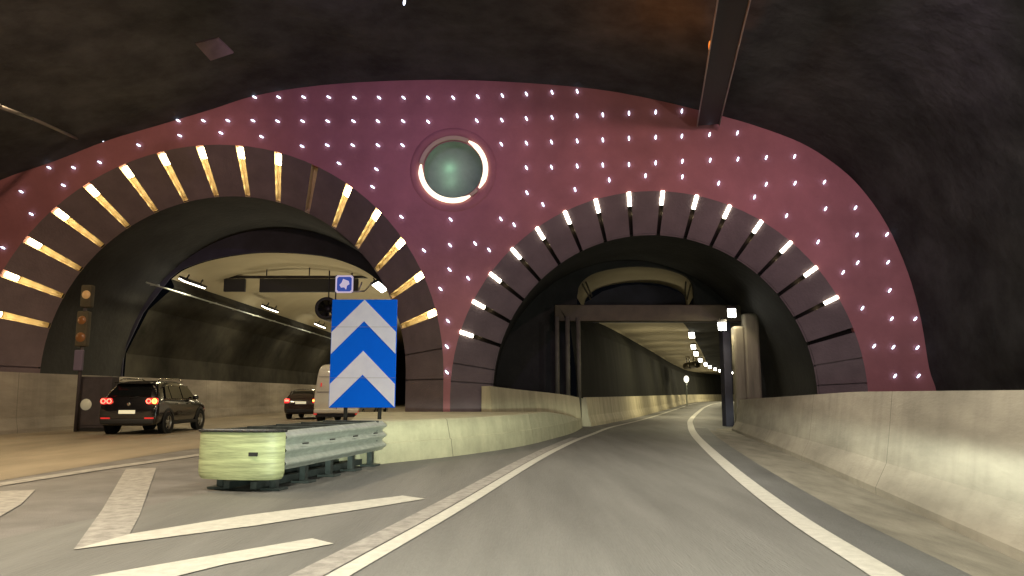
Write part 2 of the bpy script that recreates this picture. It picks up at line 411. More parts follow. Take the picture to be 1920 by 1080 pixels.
def build_ring(A, slots, joints, w0, w1, dep, slotmat, lab, panelmat, litside=None):
    g = empty('arch_ring', (A.cx, YP, 0), label=lab, cat='arch ring')
    cuts = sorted([(a, w0, w1, dep, 's') for a in slots] + [(a, .05, .05, .06, 'j') for a in joints])
    fa = -A.foot(); pan = MB(); slt = MB()
    edges = [(fa, 0, 0)]
    segs = []
    cur = (fa, 0, 0)
    for c in cuts:
        segs.append((cur, (c[0], -c[1] / 2, -c[2] / 2))); cur = (c[0], c[1] / 2, c[2] / 2)
    segs.append((cur, (-fa, 0, 0)))
    for (a0, t0, t1), (a1, s0, s1) in segs:
        k = max(2, int(abs(a1 - a0) / 2.5)); row_o, row_i, row_b = [], [], []
        for i in range(k + 1):
            f = i / k; a = a0 + (a1 - a0) * f
            to = t0 * max(0, 1 - f * 1.0) + s0 * f if i in (0, k) else 0
            ti = t1 * (1 - f) + s1 * f if i in (0, k) else 0
            row_o.append(A.at(a, 0, to)); row_i.append(A.at(a, 1, ti)); row_b.append(A.at(a, 1, ti, .35))
        pan.grid([row_o, [(p * .5 + q * .5) for p, q in zip(row_o, row_i)], row_i, row_b], smooth=False)
    for a, wo, wi, d, kd in cuts:
        mb = MB() if kd == 's' else pan
        O0, O1, I0, I1 = A.at(a, 0, -wo / 2), A.at(a, 0, wo / 2), A.at(a, 1, -wi / 2), A.at(a, 1, wi / 2)
        o0, o1, i0, i1 = A.at(a, 0, -wo / 2, d), A.at(a, 0, wo / 2, d), A.at(a, 1, -wi / 2, d), A.at(a, 1, wi / 2, d)
        (mb if not litside or kd != 's' else MB()).poly([O0, I0, i0, o0]); mb.poly([O1, o1, i1, I1]); mb.poly([o0, i0, i1, o1]); mb.poly([O0, o0, o1, O1]); mb.poly([I0, I1, i1, i0])
        if kd == 's':
            sl_ = mb.build('light_slot', slotmat, g, recalc=False)
            if litside: MB().poly([O0, I0, i0, o0]).build('slot_lit_edge', litside, sl_, recalc=False)  # cream side wall puts the lit edge of the slot into the colour
    # outer edge return so that the ring sits in the portal
    pan.build('stone_panels', panelmat, g, recalc=False)
    return g
SL = [-74.6, -64.6, -54.7, -44.8, -34.9, -24.9, -14.9, -5.0, 5.1, 15.1, 35.3, 45.2, 55.0, 64.9, 74.9]
SR = [-72.6, -63.4, -54.2, -44.9, -35.6, -26.3, -16.8, -7.1, 2.6, 12.4, 22.1, 32.0, 42.1, 52.0, 62.0]
build_ring(AL, SL + [25.2], [-88, -100, 84, 92], .26, .18, .24, M_slot_l, 'broad arch surround with glowing golden slots around the left tunnel mouth', M_ring)
build_ring(AR, SR + [72.0], [-81.5, -86.5, 80, 87, -97], .17, .12, .16, M_slot_d, 'arch surround with white tipped dark slots around the right tunnel mouth', M_ring, M_slot_l)

def frame(A, a, u, dep):
    """origin on the ring, x across the slot, y inward along the slot, z out of the wall"""
    o = A.at(a, u, 0, dep); y = (A.at(a, 1, 0, dep) - A.at(a, 0, 0, dep)).normalized()
    x = (A.at(a, u, -.1, dep) - A.at(a, u, .1, dep)).normalized(); z = x.cross(y)
    return Matrix((x, y, z)).transposed(), o
def slot_lamp_proto(w, l, h, m, name):
    g = empty(name, (0, 0, 0))
    MB().box((0, 0, -h * .2), (w + .03, l + .05, h * .6), bev=.01).build('housing', M_metal, g, local=True)
    MB().box((0, .0, h * .35), (w, l, h * .7), bev=.02).build('diffuser', m, g, local=True)
    return g
pl = slot_lamp_proto(.17, .42, .12, M_slotlamp, 'slot_lamp')
pr_ = slot_lamp_proto(.12, .50, .12, M_slotlamp_w, 'slot_lamp')
first = {}
for A, sl, pro, side, u in ((AL, SL, pl, 'left', .17), (AR, SR, pr_, 'right', .15)):
    for i, a in enumerate(sl):
        o = pro if i == 0 else copy_tree(pro)
        M, c = frame(A, a, u, .16 if side == 'left' else .04)
        o.matrix_basis = Matrix.LocRotScale(c, M.to_quaternion(), None)
        if side == 'left':
            lb = '%s golden slot lamp from the left foot of the left arch' % ORD[i] if i < 10 else '%s golden slot lamp up from the right foot of the left arch' % ORD[14 - i]
            tag(o, lb, 'lamp', 'golden lamps in the slots of the left arch')
        else:
            lb = '%s white tipped slot lamp from the left foot of the right arch' % ORD[i] if i < 8 else '%s white tipped slot lamp up from the right foot of the right arch' % ORD[14 - i]
            tag(o, lb, 'lamp', 'white lamps in the slots of the right arch')
for A, sl in ((AL, SL),):     # light of the left lamps running down their slots
    for i, a in enumerate(sl):
        for u_, e_ in ((.42, 2.0), (.62, 1.8), (.82, 1.3)):
            lamp('POINT', 'slot_lamp_light', A.at(a, u_, 0, .03), e_ * .9, (1, .84, .50), shadow_soft_size=.05)

for a in SR:
    lamp('POINT', 'slot_lamp_light', AR.at(a, .50, .04, .05), 1.3, (1, .82, .45), shadow_soft_size=.03)

# ------------------------------------------------------------------ stud lights on the portal wall
ROWS = {
 'top row of studs': [(478, 183), (523, 183), (570, 183), (617, 183), (665, 184), (711, 184), (757, 184), (803, 184), (850, 184), (896, 182), (942, 180), (987, 177), (1035, 174), (1082, 172)],
 'second row of studs': [(288, 227), (335, 227), (382, 227), (428, 227), (475, 227), (521, 228), (568, 228), (615, 228), (663, 228), (709, 228), (756, 228), (803, 229), (894, 227), (941, 226), (987, 223), (1035, 221), (1082, 218), (1130, 216), (1179, 213), (1229, 211), (1278, 209)],
 'third row of studs': [(192, 264), (261, 273), (567, 275), (614, 273), (662, 273), (709, 273), (755, 273), (940, 271), (987, 269), (1034, 267), (1082, 265), (1130, 263), (1179, 260), (1229, 258), (1278, 256), (1330, 253), (1382, 250)],
 'fourth stud row, right of round lamp': [(987, 315), (1034, 314), (1082, 312), (1130, 310), (1179, 309), (1229, 306), (1279, 303), (1331, 301), (1383, 299), (1436, 296), (1489, 294)],
 'loose studs over the left arch': [(7, 465), (41, 360), (60, 402), (93, 315), (120, 348), (139, 315), (188, 305), (338, 255), (415, 250), (491, 257), (636, 307), (699, 351), (706, 318)],
 'studs just over the right arch': [(988, 362), (1018, 384), (1078, 356), (1142, 338), (1210, 330), (1279, 332), (1347, 344), (1414, 370), (1474, 405)],
 'studs on the portal right shoulder': [(1436, 346), (1490, 344), (1533, 454), (1545, 342), (1547, 392), (1580, 511), (1603, 390), (1606, 441), (1607, 493), (1662, 440)],
 'studs on the portal right foot': [(1616, 578), (1638, 649), (1664, 492), (1667, 545), (1671, 598), (1674, 651), (1677, 705), (1715, 598), (1719, 652), (1721, 705)],
 'studs on the pier between arches': [(753, 407), (795, 470), (826, 542), (838, 698), (838, 650), (840, 602), (843, 506), (844, 460), (845, 412), (878, 522), (891, 457), (917, 469), (939, 411), (964, 422)],
}
stud0 = None
for rn, pts in ROWS.items():
    for i, (px, py) in enumerate(sorted(pts)):
        if stud0 is None:
            stud0 = empty('stud_light', (0, 0, 0))
            MB().lathe([(.0, -.035), (.055, -.03), (.062, -.005), (.062, .0)], (0, 0, 0), 'y', 14).build('rim', M_metal, stud0, local=True)
            MB().lathe([(.0, -.085), (.03, -.08), (.055, -.06), (.06, -.034)], (0, 0, 0), 'y', 14).build('lens', M_stud, stud0, local=True)
            o = stud0
        else: o = copy_tree(stud0)
        o.location = P(px, py, YP - .001)
        f = max(-1, min(1, (px - 1180) / 560))
        o.rotation_euler = (0, math.radians(-62 * abs(f) ** .8 if f < 0 else 42 * f ** .8), 0)
        o.scale = (.50, 1, 1.4)          # stretched like the motion streaks of small round lights
        tag(o, 'white streaked stud light, %s from left, %s' % (ORD[i], rn), 'stud light', 'small white stud lights dotted over the portal wall')
p = P(758, 2, 17)
o = copy_tree(stud0); o.location = p; o.rotation_euler = (math.radians(70), 0, .3)
tag(o, 'lone white stud light high on the dark vault above the round lamp', 'stud light', 'small white stud lights dotted over the portal wall')

# ------------------------------------------------------------------ round lamp between the arches
rl = empty('round_lamp', (cxd, YP, czd), label='big round lamp with green glowing centre between the two arches', cat='lamp')
MB().lathe([(1.50, -.004), (1.46, -.05), (1.40, -.06), (1.26, -.045), (1.22, .0)], (cxd, YP, czd), 'y', 64).build('surround', M_portal, rl)
MB().lathe([(1.01, -.02), (1.01, .62), (.0, .66)], (cxd, YP, czd), 'y', 64).build('niche', M_disc, rl, recalc=False)
def arc(a0, a1, r0, r1, yf, ht, name, m, par):
    mb = MB(); rows = []
    k = max(4, int(abs(a1 - a0) / 4))
    for i in range(k + 1):
        q = math.radians(a0 + (a1 - a0) * i / k); c, s_ = math.cos(q), math.sin(q)
        tw = min(1, .35 + .65 * min(i, k - i) / 4) if ht else 1
        rm, hw = (r0 + r1) / 2, (r1 - r0) / 2 * tw
        rows.append([(cxd + (rm + hw) * c, yf + .05, czd + (rm + hw) * s_), (cxd + (rm + hw) * c, yf, czd + (rm + hw) * s_), (cxd + (rm - hw) * c, yf, czd + (rm - hw) * s_), (cxd + (rm - hw) * c, yf + .05, czd + (rm - hw) * s_)])
    mb.grid(rows, closed=True, smooth=False); mb.poly(rows[0]); mb.poly(rows[-1])
    return mb.build(name, m, par)
arc(-37, 62, 1.035, 1.205, YP - .10, 1, 'lit_arc', M_ringglow, rl)
arc(172, 302, 1.035, 1.205, YP - .10, 1, 'lit_arc', M_ringglow, rl)
arc(304, 318, 1.05, 1.16, YP - .10, 0, 'lit_arc', M_ringdim, rl)
arc(64, 170, 1.05, 1.19, YP - .09, 0, 'unlit_arc', M_ringdim, rl)
lamp('POINT', 'green_glow', (cxd - .16, YP + .43, czd + .22), 3.0, (.42, 1, .55), rl, shadow_soft_size=.12)
lamp('POINT', 'green_glow', (cxd - .12, YP + .40, czd - .20), 2.6, (.55, 1, .6), rl, shadow_soft_size=.12)

# ------------------------------------------------------------------ coloured wall washers on the vault above the driver
def washer(loc, aim, e, col, size, lab):
    g = empty('wall_washer', loc, label=lab, cat='floodlight', group='coloured floodlights under the vault')
    d = (Vector(aim) - Vector(loc)).normalized(); M = d.to_track_quat('-Z', 'Y').to_matrix()
    MB().box(loc, (.34, .26, .22), M=M, bev=.02).build('housing', M_metal, g)
    MB().tube(Vector(loc) + Vector((0, 0, .1)), Vector(loc) + Vector((0, 0, .9)), .03).build('bracket', M_metal, g)
    lamp('SPOT', 'wash_light', Vector(loc) + d * .2, e, col, g, aim=aim, spot_size=math.radians(size), spot_blend=1.0, shadow_soft_size=.12)
washer((-8, 11.5, 8.6), (-14.5, 25, 7.5), 2100, (1, .66, .46), 70, 'floodlight throwing amber red on the left arch')
washer((-4, 12, 10.6), (-5.5, 25, 9.5), 1150, (.78, .52, 1), 62, 'floodlight throwing purple on the wall beside the round lamp')
washer((0.5, 12, 10.6), (-1.0, 25, 7.5), 780, (.80, .55, 1), 62, 'floodlight throwing violet on the round lamp')
washer((5, 11, 10.3), (5.0, 25, 9.5), 1400, (1, .62, .60), 64, 'floodlight throwing pink on the wall over the right arch')
washer((9, 12, 9.4), (10.5, 25, 6.5), 1300, (.90, .58, .82), 62, 'floodlight throwing pink on the right shoulder of the portal')
washer((11, 13, 7.6), (13.2, 25, 2.5), 520, (1, .85, .75), 60, 'floodlight throwing salmon on the right foot of the portal')
washer((-2, 13, 9.6), (-2.2, 25, 2.2), 420, (1, .95, .80), 46, 'floodlight throwing salmon on the pier between the arches')

# ------------------------------------------------------------------ overhead lamps of the cavern (behind and above the driver), plus added fill
def street_lamp_head(loc, e, lab, col=WARM, size=1.0):
    g = empty('tunnel_lamp', loc, label=lab, cat='lamp', group='overhead lamps hung under the cavern vault')
    x, y, z = loc
    MB().box((x, y, z), (.5, size + .2, .12), bev=.02).build('housing', M_metal, g)
    MB().box((x, y, z - .075), (.36, size, .03)).build('diffuser', M_lamp, g)
    MB().tube((x, y, z), (x, y, z + 2.2), .02).build('hanger', M_metal, g)
    l = lamp('AREA', 'lamp_or_fill_light', (x, y, z - .1), e, col, g, shape='RECTANGLE', size=.4, size_y=size)
    l.data.spread = math.radians(150)
street_lamp_head((0.0, 3.6, 6.6), 430, 'overhead lamp hanging over the right road just above the driver')
street_lamp_head((2.6, 12.5, 9.2), 480, 'overhead lamp hanging over the right road before the right arch')
street_lamp_head((-4.5, 6, 7.0), 300, 'overhead lamp hanging over the striped island')
street_lamp_head((8.0, 4.5, 6.4), 120, 'unseen overhead lamp added to brighten the vault behind the right barrier', (1, .92, .82))  # extra lamp added out of view to lighten the right vault
lamp('POINT', 'lamp_or_fill_light', (9.6, 8.5, 5.6), 900, (1, .93, .84), shadow_soft_size=.2)  # unseen fill point without fixture, added to brighten the upper right vault
street_lamp_head((-12.0, 7, 8.0), 1000, 'overhead lamp hanging over the left road', (1, .78, .48))
street_lamp_head((-12.0, 15.5, 9.9), 900, 'overhead lamp hanging before the left arch', (1, .78, .48))

# ------------------------------------------------------------------ inside the left tunnel
lt = empty('tunnel_interior', (-10, 26.4, 0), label='dark lined interior of the left tunnel with curved beige ceiling', cat='tunnel')
mb = MB()
rows = []
for y, k in ((26.4, 1), (28, 1), (30, 1), (32.1, 1)):
    rows.append([(x, y, z) for x, z in outline(AL, AL.R1 + .05, 40)])
mb.grid(rows); mb.build('vault', M_dark, lt, recalc=False)
arcL = [P(a, b, 32).to_tuple() for a, b in [(318, 522), (345, 503), (400, 485), (470, 474), (530, 473), (600, 479), (650, 492), (695, 515), (735, 552)]]
arcL = [(p.x, p.y) for p in spline([(x, z) for x, y, z in arcL], 4)]
open_l = [(-16.61, -.05), (-16.61, 3.0), (-15.9, 4.75)] + arcL + [(-4.6, 4.7), (-4.0, 3.5), (-3.85, -.05)]
bl = outline(AL, AL.R1 + .2, 40)
MB().slab([(x, z) for x, z in bl] + open_l[::-1], lambda a, b: (a, 32, b), thick=.06).build('bulkhead', M_blue, lt)
rowsC = [[(x, y, z) for x, z in arcL] for y in (32.2, 40, 50, 60, 75, 95)]
MB().grid(rowsC).build('ceiling', M_ceil, lt, recalc=False)
wl = [(-16.6, 0), (-16.6, 3.0), (-15.75, 4.9), (-14.7, 5.9), (arcL[0][0] - .02, arcL[0][1])]
wr = [(arcL[-1][0], arcL[-1][1]), (-4.6, 4.7), (-4.0, 3.5), (-3.9, 0)]
for nm, w in (('wall_panels', wl), ('wall_panels', wr)):
    MB().grid([[(x, y, z) for x, z in w] for y in (32.2, 45, 60, 75, 95)], smooth=False).build(nm, M_panel, lt, recalc=False)
MB().poly([(-18, 95, -.1), (-2, 95, -.1), (-2, 95, 8.5), (-18, 95, 8.5)]).build('end_wall', M_dark, lt)
mb = MB()
mb.path([(-14.35, y, 5.62) for y in (29, 40, 52, 70, 90)], .035, 6)
for y in range(30, 90, 3): mb.box((-14.5, y, 5.66), (.35, .05, .04))
mb.build('cable_rail', M_galv, lt)

def tunnel_lamp(proto=None):
    g = empty('tunnel_lamp', (0, 0, 0))
    MB().box((0, 0, .06), (.34, 2.2, .10), bev=.02).build('housing', M_metal, g, local=True)
    MB().box((0, 0, -.01), (.28, 2.1, .06), bev=.015).build('diffuser', M_lamp, g, local=True)
    MB().box((0, -.7, .2), (.05, .05, .22)).box((0, .7, .2), (.05, .05, .22)).build('bracket', M_metal, g, local=True)
    return g
tl0 = tunnel_lamp()
spL = [(-13.75, 31.8, 6.0), (-13.55, 41.6, 6.0), (-13.4, 52, 6.0), (-13.3, 62, 6.0), (-13.3, 72, 6.0)]
spR = [(-5.45, 30.5, 5.65), (-5.3, 41, 5.7), (-5.3, 52, 5.7), (-5.3, 63, 5.7)]
for i, s_ in enumerate(spL + spR):
    o = tl0 if i == 0 else copy_tree(tl0)
    o.location = s_
    o.rotation_euler = (0, math.radians(28 if i < 5 else -28), 0)
    lb = ('%s bright lamp from the mouth on the left side of the left tunnel' % ORD[i]) if i < 5 else ('%s bright lamp from the mouth on the right side of the left tunnel' % ORD[i - 5])
    tag(o, lb, 'lamp', 'bright lamps along the left tunnel ceiling')
    lamp('AREA', 'lamp_or_fill_light', (s_[0], s_[1], s_[2] - .12), 150 if i < 5 else 130, (1, .84, .52), shape='RECTANGLE', size=.3, size_y=1.8).data.spread = math.radians(165)
# fill spots added low over the road to brighten the ceiling
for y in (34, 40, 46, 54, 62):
    lamp('SPOT', 'ceiling_fill', (-9.5, y, 1.6), 560, (1, .89, .64), aim=(-9.5, y, 8), spot_size=math.radians(140), spot_blend=.8, shadow_soft_size=.3)
# plinth wall along the left road
lp_path = spline([(-16.5, -6), (-16.4, 10), (-16.28, 24), (-16.1, 40), (-15.95, 55), (-15.9, 94)], 6)
mb = MB(); sweep(mb, lp_path, [(-.02, -.02), (-.02, .12), (-.10, .5), (-.14, 2.0), (-.6, 2.0), (-.6, -.02)], closed=True)
mb.build('barrier_wall', M_conc, label='long beige concrete barrier wall along the left edge of the left road', cat='barrier')
# hanging dark panels across the left tunnel
gy = 36.0
sg = empty('sign_gantry', (-10, gy, 6.0), label='dark gantry with two wide panels hanging across the left tunnel', cat='gantry')
def span(x0, x1, y0, y1, Y, t, name, m, par):
    a, b = P(x0, y1, Y), P(x1, y0, Y)
    return MB().box(((a.x + b.x) / 2, Y, (a.z + b.z) / 2), (b.x - a.x, t, b.z - a.z), bev=.02).build(name, m, par)
span(370, 690, 517, 522, gy, .12, 'rail', M_metal, sg)
span(420, 461, 523, 547, gy - .05, .2, 'panel', M_plast, sg)
span(487, 672, 523, 548, gy - .05, .2, 'panel', M_plast, sg)
mb = MB()
for px in (430, 500, 580, 660): a = P(px, 517, gy); mb.tube(a, a + Vector((0, 0, 1.0)), .03, 8)
mb.build('hanger', M_metal, sg)
# small blue sign on a bracket
c = P(646, 533, 27.6)
ss = empty('overhead_sign', c, label='small square blue sign with white symbol hanging above the chevron board', cat='sign')
MB().box(c, (.62, .05, .62), bev=.02).build('panel', M_signb, ss)
w_ = .31
mb = MB(); cc = c + Vector((0, -.03, 0))
ch = .06
oct_ = lambda r: [(-r + ch, -r), (r - ch, -r), (r, -r + ch), (r, r - ch), (r - ch, r), (-r + ch, r), (-r, r - ch), (-r, -r + ch)]
mb.slab(oct_(.33), lambda a, b: (cc.x + a, cc.y - .012, cc.z + b), holes=[oct_(.275)[::-1]], thick=.03); mb.build('border', M_signw, ss)
mb = MB(); mb.slab([(-.05, .20), (.16, .12), (.19, .0), (.10, -.06), (.07, -.21), (.0, -.12), (-.12, -.13), (-.18, -.03), (-.10, .06)], lambda a, b: (cc.x + a, cc.y - .012, cc.z + b), thick=.02); mb.build('symbol', M_signw, ss)
mb = MB(); mb.tube(c + Vector((.1, .05, -.3)), c + Vector((.75, .05, -.25)), .03, 8); mb.tube(c + Vector((.75, .05, -.25)), c + Vector((1.1, .05, .15)), .025, 8); mb.tube(c + Vector((.5, .05, -.28)), c + Vector((.65, .05, .1)), .025, 8)
mb.build('bracket', M_rim, ss)
# jet fan
c = P(622, 583, 31)
jf = empty('jet_fan', c, label='dark round jet fan hanging behind the chevron board in the left tunnel', cat='fan')
MB().lathe([(.34, -1.0), (.44, -1.03), (.47, -.9), (.47, .9), (.44, 1.03), (.34, 1.0)], c, 'y', 28).build('casing', M_plast, jf)
MB().lathe([(.0, -.72), (.12, -.7), (.14, -.5)], c, 'y', 16).build('hub', M_metal, jf)
mb = MB()
for k in range(8):
    t = k * math.pi / 4; d = Vector((math.cos(t), 0, math.sin(t))); s_ = Vector((-math.sin(t), 0, math.cos(t)))
    mb.poly([c + d * .12 + Vector((0, -.58, 0)) - s_ * .03, c + d * .42 + Vector((0, -.62, 0)) - s_ * .07, c + d * .42 + Vector((0, -.52, 0)) + s_ * .07, c + d * .12 + Vector((0, -.55, 0)) + s_ * .03])
mb.build('blades', M_metal, jf)
mb = MB(); mb.tube(c + Vector((0, -.6, .4)), c + Vector((0, -.6, 1.6)), .03, 8); mb.tube(c + Vector((0, .6, .4)), c + Vector((0, .6, 1.6)), .03, 8); mb.build('hanger', M_metal, jf)

# ------------------------------------------------------------------ inside the right tunnel
rt = empty('tunnel_interior', (5, 25.8, 0), label='curving dark interior of the right tunnel with beige ceiling', cat='tunnel')
mb = MB(); mb.grid([[(x, y, z) for x, z in outline(AR, AR.R1 + .05, 40)] for y in (25.65, 27.5, 29.3, 31.1)]); mb.build('vault', M_dark, rt, recalc=False)
yb = 31.0
top = [P(a, b, yb) for a, b in [(1082, 556), (1088, 533), (1110, 514), (1150, 503), (1195, 499), (1240, 502), (1278, 513), (1297, 528), (1302, 556)]]
top = [(p.x, p.y) for p in spline([(p.x, p.z) for p in top], 4)]
hz = P(960, 573, yb).z
xl, xr = P(1085, 650, yb).x, P(1372, 650, yb).x
MB().slab(outline(AR, AR.R1 + .2, 40) + [(AR.cx + AR.R1 + .2, hz), (AR.cx - AR.R1 - .2, hz)][:0] + [(xr + .9, -.05), (xr + .9, hz), (top[-1][0], hz)] + top[::-1] + [(top[0][0], hz), (xl - .35, hz), (xl - .35, -.05)],
          lambda a, b: (a, yb, b), thick=.25).build('bulkhead', M_dark, rt)
# beige ceiling bay, then a dark plate in place of the unlit bay
t2 = [(x * 1.0 + .35, z) for x, z in top]
MB().grid([[(x, yb + .2, z) for x, z in top], [(x + .7, yb + 4.5, z - .02) for x, z in top]]).build('ceiling', M_ceil, rt, recalc=False)
yd = 35.4
blu = [P(a, b, yd) for a, b in [(1088, 573), (1108, 560), (1130, 546), (1165, 536), (1200, 533), (1240, 537), (1272, 547), (1292, 560), (1312, 573)]]
blu = [(p.x, p.z) for p in blu]
zz = P(960, 604, yd).z
MB().slab([(blu[0][0] - 3, zz)] + [(blu[0][0] - 3, blu[0][1])] + blu + [(blu[-1][0] + 4, blu[-1][1]), (blu[-1][0] + 4, zz)], lambda a, b: (a, yd, b), thick=.3).build('unlit_bay_plate', M_blue, rt)  # dark plate added to stand for an unlit stretch of ceiling
mb = MB()
for px, py in ((1086, 520), (1110, 560), (1284, 530), (1290, 527)):
    pass
for (a, b) in (((1084, 518), (1108, 562)), ((1098, 528), (1110, 556)), ((1296, 528), (1288, 562)), ((1286, 528), (1284, 556))):
    mb.tube(P(*a, yb + .5), P(*b, yb + .5), .035, 8)
mb.build('hanger', M_beam, rt)
sec = [p for p in WALL]
mb = MB(); sweep(mb, sec, [(-.32, 1.12), (-.42, 2.4), (-.6, 4.0), (-1.1, 4.85)]); mb.build('wall_panels', mat('lining_black', (.012, .012, .0095), .9, spec=.1, var=.5, scale=.8, stretch=(1.5, 1.5, .25)), rt, recalc=False)
mb = MB(); sweep(mb, [p for p in sec if p.y > 35], [(-1.12, 4.80), (-.9, 4.86), (1, 4.92), (2.9, 4.86), (3.0, 4.78)]); mb.build('ceiling', M_ceil, rt, recalc=False)
mb = MB(); sweep(mb, [p for p in sec if p.y > 35], [(3.0, 4.95), (3.0, 4.75), (5.6, 4.85), (6.8, 4.0), (7.2, 2.0), (7.2, 0)]); mb.build('wall_panels', M_panel, rt, recalc=False)
e = sec[-1]
MB().poly([(e.x - 12, e.y + 12, 0), (e.x + 8, e.y - 12, 0), (e.x + 8, e.y - 12, 7), (e.x - 12, e.y + 12, 7)]).build('end_wall', M_dark, rt)
# concrete plinth on the left of the right tunnel
mb = MB(); sweep(mb, [p for p in sec if p.y > 30.3], [(.0, -.02), (-.02, .12), (-.12, .42), (-.20, 1.15), (-.7, 1.15), (-.7, -.02)], closed=True)
mb.build('barrier_wall', M_conc_t, label='stained beige concrete barrier curving away inside the right tunnel', cat='barrier')
# tall plinth from the portal to the gap
tp = spline([(-.62, 25.1), (.25, 26.3), (1.3, 27.7), (2.15, 28.7), (2.72, 29.35)], 5)
mb = MB(); nn = len(tp)
sweep(mb, tp, [(.0, -.02), (-.05, .4), (-.14, 1.0), (-.5, 1.0), (-.5, -.02)], closed=True, zf=lambda i, p: 1.55 - .40 * i / (nn - 1))
mb.build('barrier_wall', M_conc_t, label='tall curved concrete wall between the portal pier and the dark gap', cat='barrier')
# height frame: beam, posts, pillars
bf = empty('portal_frame', (5.4, 30.2, 0), label='brown beam on posts spanning the road inside the right arch', cat='frame')
a, b = P(1040, 603, 30.2), P(1385, 573, 30.2)
MB().box(((a.x + b.x) / 2, 30.2, (a.z + b.z) / 2), (b.x - a.x, .5, b.z - a.z), bev=.02).build('beam', M_beam, bf)
M_pil = mat('pillar_concrete', (.17, .15, .11), .7, var=.25, scale=2, stretch=(2, 2, .3))
for px0, px1, pt in ((1378, 1394, 612), (1398, 1420, 588)):
    a, b = P(px0, 760, 29.2), P(px1, pt, 29.2)
    MB().box(((a.x + b.x) / 2, 29.2, b.z / 2), (b.x - a.x, .4, b.z), bev=.1).build('pillar', M_pil, bf)
M_posts = mat('post_paint', (.11, .105, .08), .6, var=.2, scale=3)
for px in (1043, 1063, 1084):
    a = P(px, 600, 29.9)
    MB().tube((a.x, 29.9 + (px - 1084) * .01, 0), (a.x, 29.9 + (px - 1084) * .01, a.z + .1), .09, 12).build('post', M_posts, bf)
MB().box((P(1366, 700, 30).x + .08, 30.6, 2.1), (.32, .6, 4.3), bev=.03).build('side_panel', M_blue, bf)
# lamps
tl1 = empty('tunnel_lamp', (0, 0, 0))
MB().box((0, 0, .06), (.36, .70, .10), bev=.02).build('housing', M_metal, tl1, local=True)
MB().box((0, 0, -.02), (.30, .62, .08), bev=.02).build('diffuser', M_lampg, tl1, local=True)
MB().tube((0, 0, .1), (0, 0, .35), .03, 8).build('bracket', M_metal, tl1, local=True)
zl = 4.6
LPX = [(1372, 586, 4.75), (1354, 611, 4.65), (1297, 628, zl), (1300, 650, zl), (1305, 663, zl), (1313, 675, zl), (1323, 683, zl), (1331, 688, zl), (1341, 692, zl), (1350, 695, zl), (1356, 698, zl), (1372, 699, zl), (1392, 700, zl)]
for i, (px, py, z) in enumerate(LPX):
    g = G(px, py, z) if i > 1 else P(px, py, 28.7 + .5 * i)
    o = tl1 if i == 0 else copy_tree(tl1)
    o.location = g; o.rotation_euler = (math.radians(-20), 0, -.3)
    if g.y > 60: o.scale = (1.15, 1.15, 1.1)
    tag(o, '%s bright lamp from the portal along the right tunnel' % ORD[i], 'lamp', 'bright lamps following the curve of the right tunnel')
    lamp('AREA', 'lamp_or_fill_light', g + Vector((0, 0, -.12)), (45, 45, 300, 260, 260, 260, 260, 260, 260, 260, 260, 300, 300)[i], (1, .88, .55), shape='SQUARE', size=.6, aim=g + Vector((-.6, 0, -1.5))).data.spread = math.radians(165)
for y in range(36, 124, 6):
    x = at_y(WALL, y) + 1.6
    lamp('SPOT', 'ceiling_fill', (x, y, 1.0), 210, (1, .90, .66), aim=(x + .6, y + .5, 6), spot_size=math.radians(125), spot_blend=1, shadow_soft_size=.3)  # fill spots added near road level to brighten the right tunnel ceiling
lamp('POINT', 'ceiling_fill', (5.2, 32.6, 5.0), 5, (1, .88, .60), shadow_soft_size=.2)  # fill point added to brighten the front ceiling bay
for q in ((41, 128, 3.4), (50, 142, 3.4), (60, 152, 3.4)): lamp('POINT', 'lamp_or_fill_light', q, 420, (1, .88, .58), shadow_soft_size=.3)  # fill points without fixtures, added to brighten the far end
# jet fans and a round sign deep in the tunnel
for k, (px, py) in enumerate(((1290, 686), (1303, 684))):
    c = G(px, py, 4.0); j = empty('jet_fan', c, label=('left of the two small jet fans hanging deep in the right tunnel', 'right of the two small jet fans hanging deep in the right tunnel')[k], cat='fan', group='jet fans deep in the right tunnel')
    MB().lathe([(.22, -.9), (.30, -.95), (.33, -.8), (.33, .8), (.3, .9)], c, 'y', 18).build('casing', M_beam, j)
    MB().tube(c + Vector((0, -.6, .3)), c + Vector((0, -.6, .8)), .04, 6).tube(c + Vector((0, .6, .3)), c + Vector((0, .6, .8)), .04, 6).build('hanger', M_metal, j)
yy = 84.0
c = P(1287, 711, yy); b0 = P(1288, 745, yy)
rs = empty('round_sign', (b0.x, yy, 0), label='small bright oval sign on a thin post at the far barrier', cat='sign')
MB().lathe([(.0, -.05), (.28, -.05), (.30, .0), (.28, .04), (.0, .04)], (0, 0, 0), 'y', 20)
mb = MB(); mb.lathe([(.0, -.05), (.27, -.05), (.29, .0), (.27, .04), (.0, .04)], (b0.x, yy, c.z), 'y', 20)
for v in mb.v: v.z = c.z + (v.z - c.z) * 1.35
mb.build('sign_face', M_spark, rs)
MB().tube((b0.x, yy + .1, .0), (b0.x, yy + .1, c.z), .06, 8).build('post', M_galv, rs)

